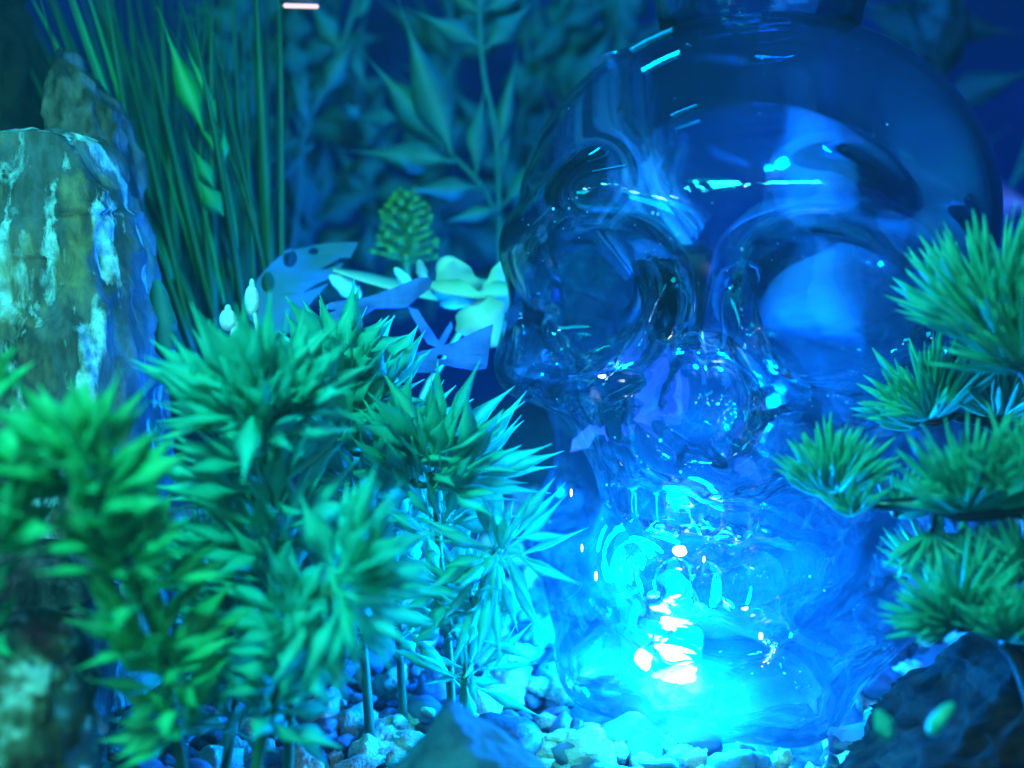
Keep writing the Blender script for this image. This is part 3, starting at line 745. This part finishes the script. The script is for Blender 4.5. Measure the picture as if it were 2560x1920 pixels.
# ------------------------------------------------------------------ needle tufts (right)
def needles(mb, c, ax, L, n, spread, wd=0.15, flat=0.32):
    ax = Vector(ax).normalized(); a = Vector((0, 1, 0)).cross(ax).normalized(); b = ax.cross(a)
    for k in range(n):
        u = (k + 0.5) / n; s_ = spread * math.sqrt(u); ph = k * 2.39996
        dr = (ax * math.cos(s_) + (a * math.cos(ph) + b * math.sin(ph) * flat) * math.sin(s_)).normalized()
        dr = (dr + Vector((0, -0.18, 0)) + Vector((random.gauss(0, .08), random.gauss(0, .08), random.gauss(0, .08)))).normalized()
        LL = L * random.uniform(0.55, 1.15) * (1.04 - 0.1 * u)
        b0 = c + dr * L * random.uniform(0.02, 0.12) + a * random.gauss(0, 0.08)
        mb.leaf(b0, b0 + dr * LL, wd * random.uniform(0.6, 1.35), Vector((random.gauss(0, .3), -1, .4)), 'needle', curl=random.uniform(-0.06, 0.1), thick=0.35, seg=6, fold=0.1)
root = None
def pine(label, stem, tufts):
    pts = [W(*p) for p in stem]
    root = empty('needle_plant', pts[0], label, 'plant', 'needle leaved plants')
    mb = MB(); sp = spline(pts, 6); mb.tube(sp, [0.20 - 0.10 * i / len(sp) for i in range(len(sp))], 8)
    for t_ in tufts:
        c_ = W(t_[0], t_[1], t_[2]); q_ = min(sp, key=lambda s_: (s_ - c_).length)
        if (q_ - c_).length > 0.15: mb.tube([q_, q_.lerp(c_, 0.5) - Vector((0, 0, 0.08)), c_], [0.1, 0.08, 0.06], 6)
    mb.put('stem', M['pine_stem'], root)
    for (px_, py_, d_, dx, dy, dd, R, n_, spd) in tufts:
        mb = MB(); needles(mb, W(px_, py_, d_), Vector((dx, 0, -dy)).normalized() + Vector((0, dd, 0)), pxs(R, d_), int(n_ * 1.25), spd * 1.12, 0.16 * d_ / 22)
        mb.put('needle_tuft', M['pine'], root)
pine('needle leaved plant high on the right edge with one tuft spread over the skull', [(2640, 1500, 22.5), (2620, 1150, 22.3), (2580, 960, 22), (2480, 860, 21.8)],
     [(2500, 860, 21.8, -.25, -1, -.15, 300, 120, 1.0), (2560, 930, 21.6, -.35, -.9, -.2, 330, 60, .9), (2400, 800, 22.4, -.8, -.8, 0, 190, 30, .5)])
pine('needle leaved plant at mid right with a tuft pointing at the jaw', [(2650, 1560, 24), (2600, 1250, 24), (2500, 1080, 23.8), (2380, 1040, 23.5)],
     [(2330, 1050, 23.5, -.35, -1, -.2, 200, 100, 1.05), (2300, 1060, 23.4, -.85, -.6, -.1, 160, 36, .5), (2500, 1050, 23.8, 0, -1, -.2, 190, 90, 1.1)])
pine('needle leaved plant on a long dark twig reaching in front of the jaw', [(2680, 1330, 20.5), (2560, 1275, 20.8), (2420, 1285, 21.2), (2300, 1260, 21.6), (2200, 1262, 22), (2080, 1240, 22.2)],
     [(2085, 1240, 22.2, -.05, -1, -.2, 180, 95, 1.0), (2130, 1290, 22.0, -.3, -.9, -.5, 130, 14, .7), (2420, 1280, 21.1, -.1, -1, -.3, 250, 130, 1.05), (2560, 1250, 20.6, -.1, -1, -.3, 230, 70, 1.0), (2240, 1290, 22.2, .5, -1, 0, 130, 26, .9), (2330, 1330, 21.6, .1, 1, -.1, 120, 40, 1.2)])
pine('low needle leaved plant growing over the dark wet wood', [(2600, 1800, 20.5), (2540, 1640, 20.8), (2460, 1570, 21), (2390, 1570, 21)],
     [(2390, 1570, 21, -.45, -1, -.25, 215, 100, 1.05), (2340, 1440, 22.4, -.2, -1, 0, 150, 60, 1.1), (2520, 1600, 20.4, .1, -1, -.35, 190, 90, 1.1), (2440, 1450, 21.8, .1, -1, -.1, 150, 50, 1.0), (2580, 1450, 21.2, -.2, -1, -.2, 200, 60, 1.0)])

# ------------------------------------------------------------------ grass clump, upper left
gr = empty('grass_plant', W(560, 900, 33), 'tall grass like plant with long green blades leaning left behind the rocks', 'plant')
mb = MB()
for i in range(85):
    u = random.random(); x0 = 395 + 320 * u; y0 = random.uniform(820, 960); d0 = random.uniform(30, 36)
    x1 = x0 - random.uniform(0, 420) * (1.1 - 0.6 * u); y1 = random.uniform(-160, 120) if random.random() < .8 else random.uniform(120, 400)
    a = W(x0, y0, d0); b = W(x1, y1, d0 + random.uniform(-2, 2))
    mb.leaf(a, b, random.uniform(0.14, 0.36), Vector((random.gauss(0, .4), -1, 0.2)), 'blade', curl=random.uniform(-.16, .16), seg=10, fold=.1, twist=random.gauss(0, .4))
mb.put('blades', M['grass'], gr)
mb = MB()
for (x0, y0, x1, y1, w, d) in ((390, 620, 170, -60, 24, 31), (430, 700, 205, -90, 20, 31.6), (300, 420, 75, -20, 13, 31), (560, 760, 470, 330, 10, 31), (470, 820, 330, 200, 12, 32), (540, 840, 395, 340, 12, 31.5)):
    mb.leaf(W(x0, y0, d), W(x1, y1, d), pxs(w, d), (0, -1, .2), 'blade', curl=0.04, seg=12, fold=.1)
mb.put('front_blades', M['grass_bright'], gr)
gl = empty('green_leaf_plant', W(585, 560, 30), 'bright green long leaf plant in front of the grass clump', 'plant')
mb = MB(); mb.tube(spline([W(590, 620, 30), W(585, 560, 30), W(565, 460, 30), W(545, 370, 30), W(532, 250, 30)], 5), 0.07, 6); mb.tube([W(552, 390, 30), W(510, 330, 30)], 0.06, 6); mb.put('stem', M['grass_bright'], gl)
for (x0, y0, x1, y1, w) in ((512, 338, 393, 18, 62), (562, 405, 558, 305, 26), (535, 470, 470, 350, 40), (560, 540, 480, 430, 60), (540, 280, 447, 80, 20)):
    mb = MB(); mb.leaf(W(x0, y0, 30), W(x1, y1, 29.5), pxs(w, 30), (0.25, -1, .1), 'lance', curl=0.05, seg=14); mb.put('leaf', M['grass_bright'], gl)

# ------------------------------------------------------------------ lance leaved plants, upper centre
def lance(label, stems, leaves, m, d, group='lance leaved plants'):
    s0 = W(stems[0][0][0], stems[0][0][1], d)
    root = empty('lance_leaf_plant', s0, label, 'plant', group)
    mb = MB()
    for s_ in stems: mb.tube(spline([W(x, y, d + z) for x, y, z in s_], 5), pxs(7, d), 6)
    for (x0, y0, x1, y1, w, dz) in leaves: mb.tube([W(x0, y0, d + dz), W(x0 + (x1 - x0) * .14, y0 + (y1 - y0) * .14, d + dz)], pxs(5, d), 5)
    mb.put('stem', m, root)
    for (x0, y0, x1, y1, w, dz) in leaves:
        mb = MB(); mb.leaf(W(x0, y0, d + dz), W(x1, y1, d + dz + random.uniform(-.8, .8)), pxs(w * 1.12, d), (random.gauss(0, .25), -1, random.gauss(.1, .2)), 'lance', curl=random.uniform(-.04, .07), seg=16, fold=.1)
        mb.put('leaf', m, root)
    return root
lance('large leaved grey green plant in front with a long leaf reaching the top edge', [[(1250, 700, 0), (1248, 540, 0), (1240, 330, 0), (1212, 200, 0), (1200, 60, 0), (1205, -60, 0)], [(1245, 545, 0), (1200, 460, -.3), (1120, 378, -.5)]],
      [(1135, 400, 985, -30, 95, -.6), (1115, 375, 900, 120, 92, -.3), (1140, 405, 845, 374, 74, -.8), (1205, 468, 980, 478, 54, -.7), (1250, 522, 1085, 560, 40, -.4), (1190, 440, 1211, 190, 66, -.5),
       (1212, 120, 1012, 15, 60, 0), (1212, 125, 1350, -10, 64, -.2), (1240, 400, 1300, 90, 44, .2), (1250, 520, 1440, 330, 60, 0), (1250, 470, 1275, 200, 40, .3), (1205, 40, 1080, -60, 50, .3), (1205, 30, 1360, -40, 44, .2)], M['lance'], 34)
lance('grey green plant whose leaves show through the left side of the skull dome', [[(1360, 760, 0), (1370, 600, 0), (1400, 480, 0), (1470, 380, 0), (1560, 290, 0)]],
      [(1375, 590, 1545, 606, 36, -.5), (1372, 560, 1590, 350, 50, 0), (1385, 520, 1400, 330, 44, 0), (1410, 470, 1360, 240, 50, .2), (1370, 640, 1300, 420, 44, 0), (1440, 400, 1500, 200, 44, .3), (1500, 350, 1600, 180, 40, .2), (1450, 400, 1640, 400, 36, 0), (1365, 700, 1480, 560, 40, .3), (1420, 440, 1300, 330, 40, .4)], M['lance'], 37)
lance('grey green plant with a broad leaf under the white lamp reflection', [[(700, 760, 0), (740, 560, 0), (760, 340, 0), (820, 200, 0), (880, 40, 0), (900, -60, 0)]],
      [(748, 335, 765, 130, 66, 0), (800, 250, 905, 60, 58, 0), (770, 320, 720, 150, 40, -.4), (745, 345, 580, 480, 12, -.8), (780, 360, 610, 560, 10, -.6), (850, 130, 760, -20, 60, .2), (870, 60, 960, -60, 50, .2), (900, 300, 855, 250, 40, .2), (1000, 300, 868, 288, 50, .3), (740, 400, 640, 240, 50, .3), (860, 110, 930, 250, 50, .4)], M['lance'], 38)
rr = random.Random(5)
far_labels = ['dim far leafy plant behind the green grass clump', 'dim far leafy plant behind the broad leaf at upper left centre', 'dim far leafy plant between the dark gaps at top centre', 'dim far leafy plant rising behind the large leaved plant',
              'dim far leafy plant at the left shoulder of the skull', 'dim far leafy plant seen above the left brow of the skull', 'dim far leafy plant seen through the crown of the skull', 'dim far leafy plant seen through the right side of the skull dome']
for i_, xb in enumerate((560, 740, 900, 1090, 1280, 1420, 1560, 2330)):
    st = [(xb + rr.uniform(-30, 30), 800, 0), (xb + rr.uniform(-40, 40), 600, 0), (xb + rr.uniform(-70, 50), 380, 0), (xb + rr.uniform(-80, 60), 150, 0), (xb + rr.uniform(-100, 80), -80, 0)]
    lv = []
    for k in range(34):
        t_ = rr.uniform(0, 3.99); a_, b_ = st[int(t_)], st[int(t_) + 1]; f_ = t_ - int(t_)
        x0 = a_[0] + (b_[0] - a_[0]) * f_; y0 = a_[1] + (b_[1] - a_[1]) * f_
        an = rr.gauss(0, .9); L_ = rr.uniform(130, 330)
        lv.append((x0, y0, x0 + math.sin(an) * L_, y0 - math.cos(an) * L_ * .9, rr.uniform(45, 95), rr.uniform(-1.5, 1.5)))
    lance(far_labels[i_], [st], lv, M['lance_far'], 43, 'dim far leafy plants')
# thin sprigs right of the skull
lance('faint thin sprig by the right edge behind the mauve reflection shape', [[(2470, 700, 0), (2490, 560, 0), (2540, 440, 0), (2590, 300, 0)]], [(2490, 560, 2470, 420, 24, 0), (2530, 460, 2590, 380, 24, 0), (2480, 640, 2540, 520, 20, 0)], M['lance_far'], 40)

# ------------------------------------------------------------------ small yellow green knobbly plant
kp = empty('knobbly_plant', W(1015, 700, 33), 'small yellow green knobbly plant below the large pointed leaves', 'plant')
mb = MB(); mb.tube([W(1020, 720, 33), W(1012, 600, 33), (W(1015, 490, 33))], [0.1, 0.08, 0.05], 6); mb.put('stem', M['knob'], kp)
mb = MB()
for k in range(64):
    t_ = k / 64; py_ = 660 - 175 * t_; c_ = W(1015, py_, 33)
    ph = k * 2.4; R_ = pxs(74 * (1 - 0.72 * t_ ** 2.0), 33) * (1 + .12 * math.sin(k * 5))
    e_ = c_ + Vector((math.cos(ph), math.sin(ph), .25 + .3 * t_)) * R_
    mb.tube([c_, e_], 0.045, 5); mb.ball(e_, pxs(random.uniform(6, 9.5), 33), 7, 5)
mb.put('knobs', M['knob'], kp)

# ------------------------------------------------------------------ torn leaves, flat shapes with real holes, and mauve painted reflections
def silhouette(name, poly, holes, d, m, label, zoom=None, bend=0.3, th=0.02, tilt=0.0):
    cu = bpy.data.curves.new(name, 'CURVE'); cu.dimensions = '2D'; cu.fill_mode = 'BOTH'; cu.extrude = th * 0.5; cu.resolution_u = 3
    def sp_(pts, smooth):
        s_ = cu.splines.new('POLY'); s_.points.add(len(pts) - 1)
        for i, p in enumerate(pts): s_.points[i].co = (p[0], p[1], 0, 1)
        s_.use_cyclic_u = True
    cx = sum(p[0] for p in poly) / len(poly); cy = sum(p[1] for p in poly) / len(poly)
    k = pxs(1, d)
    def dense(pts):
        o_ = []
        for i in range(len(pts)):
            a, b = pts[i], pts[(i + 1) % len(pts)]; n_ = max(1, int(math.hypot(a[0] - b[0], a[1] - b[1]) / 9))
            o_ += [(a[0] + (b[0] - a[0]) * j / n_ + random.uniform(-0.7, 0.7), a[1] + (b[1] - a[1]) * j / n_ + random.uniform(-0.7, 0.7)) for j in range(n_)]
        return o_
    sp_([((x - cx) * k, -(y - cy) * k) for x, y in dense(poly)], False)
    for (hx, hy, rx, ry) in holes:
        sp_([((hx + rx * math.cos(a) - cx) * k, -(hy + ry * math.sin(a) - cy) * k) for a in [2 * math.pi * i / 16 for i in range(16)]], False)
    ob = bpy.data.objects.new('tmp', cu); C.objects.link(ob); bpy.context.view_layer.update()
    me = bpy.data.meshes.new_from_object(ob.evaluated_get(bpy.context.evaluated_depsgraph_get()))
    bpy.data.objects.remove(ob)
    bm_ = bmesh.new(); bm_.from_mesh(me); bmesh.ops.triangulate(bm_, faces=bm_.faces[:])
    for _ in range(2): bmesh.ops.subdivide_edges(bm_, edges=[e for e in bm_.edges if e.calc_length() > 0.45], cuts=1); bmesh.ops.triangulate(bm_, faces=bm_.faces[:])
    bm_.verts.ensure_lookup_table()
    V_ = [tuple(v_.co) for v_ in bm_.verts]; F_ = [tuple(v_.index for v_ in f_.verts) for f_ in bm_.faces]; bm_.free()
    o0 = W(cx, cy, d); ca, sa = math.cos(tilt), math.sin(tilt)
    out = []
    for (x, y, z) in V_:
        b = bend * 2.2 * (math.sin(x * 0.9) * 0.6 + 0.4 * y * math.cos(x * 0.5)) + 0.10 * math.sin(x * 3.1 + y * 1.7) + 0.05 * abs(math.sin((x - y) * 2.4))
        out.append(o0 + Vector((x, 0, 0)) + UP * y * ca + FWD * (-z + b + y * sa))
    return tag(put(name, out, F_, m, None, True, origin=o0), label, 'leaf')
def zz(pts, x0=400, y0=560, s=0.4295): return [(x0 + x * s, y0 + y * s) for x, y in pts]
silhouette('split_leaf', zz([(540, 390), (600, 300), (700, 195), (790, 140), (870, 118), (960, 100), (1140, 93), (1098, 188), (1040, 192), (980, 222), (915, 265), (985, 245), (1060, 213), (1030, 262), (985, 305), (900, 350), (835, 408), (900, 375), (975, 335), (920, 410), (880, 470), (830, 550), (770, 640), (650, 640), (540, 560), (520, 470)]),
           [(400 + 757 * .4295, 560 + 200 * .4295, 16, 24), (400 + 640 * .4295, 560 + 345 * .4295, 17, 26), (400 + 880 * .4295, 560 + 150 * .4295, 13, 9)], 29, M['torn_grey'], 'slate blue split leaf with round holes standing behind the white buds', bend=.25)
silhouette('torn_leaf', zz([(925, 500), (1000, 460), (1180, 432), (1340, 372), (1500, 305), (1560, 305), (1580, 330), (1560, 375), (1430, 480), (1250, 492), (1150, 570), (1030, 665), (960, 620), (925, 545), (1040, 500)]), [], 27.5, M['torn'],
           'violet blue torn leaf lying across the cream flower', bend=.2)
silhouette('torn_leaf', zz([(1375, 830), (1400, 775), (1550, 735), (1700, 690), (1840, 620), (1940, 580), (1900, 840), (1830, 852), (1645, 820), (1600, 850), (1650, 870), (1500, 865)]), [(400 + 1640 * .4295, 560 + 775 * .4295, 12, 6)], 26.5, M['torn'],
           'violet blue torn leaf poking out level beside the left eye of the skull', bend=.15)
silhouette('torn_leaf', zz([(1440, 480), (1500, 500), (1560, 590), (1620, 680), (1690, 560), (1700, 600), (1640, 730), (1560, 700), (1480, 560)]), [], 28, M['torn'],
           'narrow forked violet blue leaf hanging below the cream flower', bend=.15)
silhouette('mauve_reflection', [(1660, 890), (1700, 905), (1710, 960), (1705, 1060), (1640, 1070), (1580, 1050), (1610, 1010), (1585, 990), (1620, 960), (1610, 930)], [], 27, M['violet'], 'ragged mauve shape painting a reflection at the nose of the skull', bend=.2)  # added mauve shapes from here stand for reflections in the skull glass
silhouette('mauve_reflection', [(1795, 1100), (1840, 1085), (1870, 1100), (1868, 1140), (1800, 1135)], [], 27.5, M['violet'], 'small squarish mauve shape painting a reflection at the right cheek of the skull', bend=.1)
silhouette('mauve_reflection', [(1430, 1100), (1480, 1060), (1490, 1090), (1470, 1120), (1425, 1130)], [], 27.5, M['violet'], 'small slanted mauve shape painting a reflection at the left cheek of the skull', bend=.1)
# ------------------------------------------------------------------ cream flower and white buds
fl = empty('cream_flower', W(1150, 860, 29), 'pale cream artificial flower with cupped petals left of the skull', 'flower')
for (x0, y0, x1, y1, w, d, nrm, cu) in ((1150, 770, 1130, 640, 118, 29, (0, -1, .3), .25), (1250, 780, 1262, 640, 105, 29.3, (.2, -1, .2), .2), (1240, 775, 830, 700, 60, 29.4, (0, -.6, 1), .05), (1290, 730, 1060, 740, 70, 28.8, (0, -.7, .8), .1),
                                        (1180, 760, 1240, 860, 130, 28.6, (0, -1, .2), -.1), (900, 745, 820, 690, 44, 29.2, (0, -1, .4), .1), (1030, 720, 985, 665, 30, 28.8, (0, -1, 0), .1), (1060, 700, 1048, 645, 28, 29.6, (0, -1, 0), .1)):
    mb = MB(); mb.leaf(W(x0, y0, d), W(x1, y1, d - .4), pxs(w, d), nrm, 'petal', curl=cu * 1.5, seg=14, fold=.55, thick=.06); mb.put('petal', M['petal'], fl)
mb = MB(); mb.tube(spline([W(1180, 780, 29), W(1110, 900, 29.8), W(1040, 1050, 30.5), W(1000, 1500, 31)], 4), .07, 7); mb.ball(W(1122, 672, 29.2), .35, 10, 8); mb.put('stem', M['petal'], fl)
bd = empty('bud_sprig', W(640, 900, 24), 'sprig of speckled white buds above the tallest spiky plant', 'plant')
mb = MB(); base = W(650, 960, 24)
buds = [(630, 752, 19, 40), (570, 800, 22, 28), (597, 838, 22, 26), (530, 862, 27, 22)]
for (x, y, a, b_) in buds: mb.tube(spline([base, W((x + 650) / 2 + 10, (y + 960) / 2 + 10, 24), W(x, y, 24)], 4), .05, 6)
mb.put('stem', M['petal'], bd)
for (x, y, a, b_) in buds:
    mb = MB(); mb.ball(W(x, y, 24), (pxs(a, 24), pxs(a, 24), pxs(b_, 24)), 12, 9); mb.ball(W(x, y - b_, 24), (pxs(a * .4, 24), pxs(a * .4, 24), pxs(b_ * .4, 24)), 8, 6); mb.put('bud', M['bud'], bd)
# pale folded leaf by the rock edge
mb = MB(); mb.leaf(W(420, 900, 26.5), W(395, 700, 26.5), pxs(70, 26.5), (0, -1, 0), 'petal', .05); tag(mb.put('pale_leaf', M['lance'], origin=W(420, 900, 26.5)), 'pale teal upright leaf against the right edge of the streaked rock', 'leaf')
# ------------------------------------------------------------------ pale green stub and loose bits on the dark wood
mb = MB(); mb.tube(spline([W(2325, 1838, 18.6), W(2345, 1800, 18.5), W(2385, 1757, 18.6)], 4), [.02, .08, .11, .13, .13, .12, .11, .08, .02], 10)
tag(mb.put('leaf_stub', M['pine'], origin=W(2325, 1838, 18.6)), 'pale green blunt leaf stub lying on the dark wet wood', 'leaf')
mb = MB(); mb.leaf(W(2225, 1845, 18.9), W(2190, 1775, 18.9), .36, (0, -1, .5), 'petal', .08); tag(mb.put('leaf_chip', M['pine'], origin=W(2225, 1845, 18.9)), 'small oval green leaf chip between the pebbles and the dark wood', 'leaf')
# ------------------------------------------------------------------ added glowing tube painting a lamp's reflection at the top edge
lt = empty('lamp_reflection', W(752, 12, 60 * .8), 'short white glowing tube painting a lamp reflection at the top edge above the leaves', 'lamp')
mb = MB(); mb.tube([W(708, 14, 28), W(712, 14, 28), W(793, 16, 28), W(797, 16, 28)], [.02, .06, .06, .02], 12); mb.put('reflection_tube', M['reflection_glow'], lt)
mb = MB(); mb.tube([W(700, -6, 28.2), W(803, -4, 28.2)], [.16, .16], 10); mb.put('added_holder', M['housing'], lt)  # made-up holder behind the painted reflection

# ------------------------------------------------------------------ haze
def haze():
    m = bpy.data.materials.new('haze_air'); nt, out = nodes(m)
    p = nt.nodes.new('ShaderNodeVolumePrincipled')
    p.inputs['Color'].default_value = (0.75, 0.9, 1.0, 1); p.inputs['Density'].default_value = 0.065; p.inputs['Anisotropy'].default_value = 0.2
    nt.links.new(p.outputs[0], out.inputs['Volume'])
    v = [(x, y, z) for x in (-70, 70) for y in (-60, 40) for z in (-100, 70)]
    f = [(0, 1, 3, 2), (4, 6, 7, 5), (0, 4, 5, 1), (2, 3, 7, 6), (0, 2, 6, 4), (1, 5, 7, 3)]
    tag(put('haze', v, f, m, None, False), kind='stuff')
haze()
bpy.context.view_layer.update()
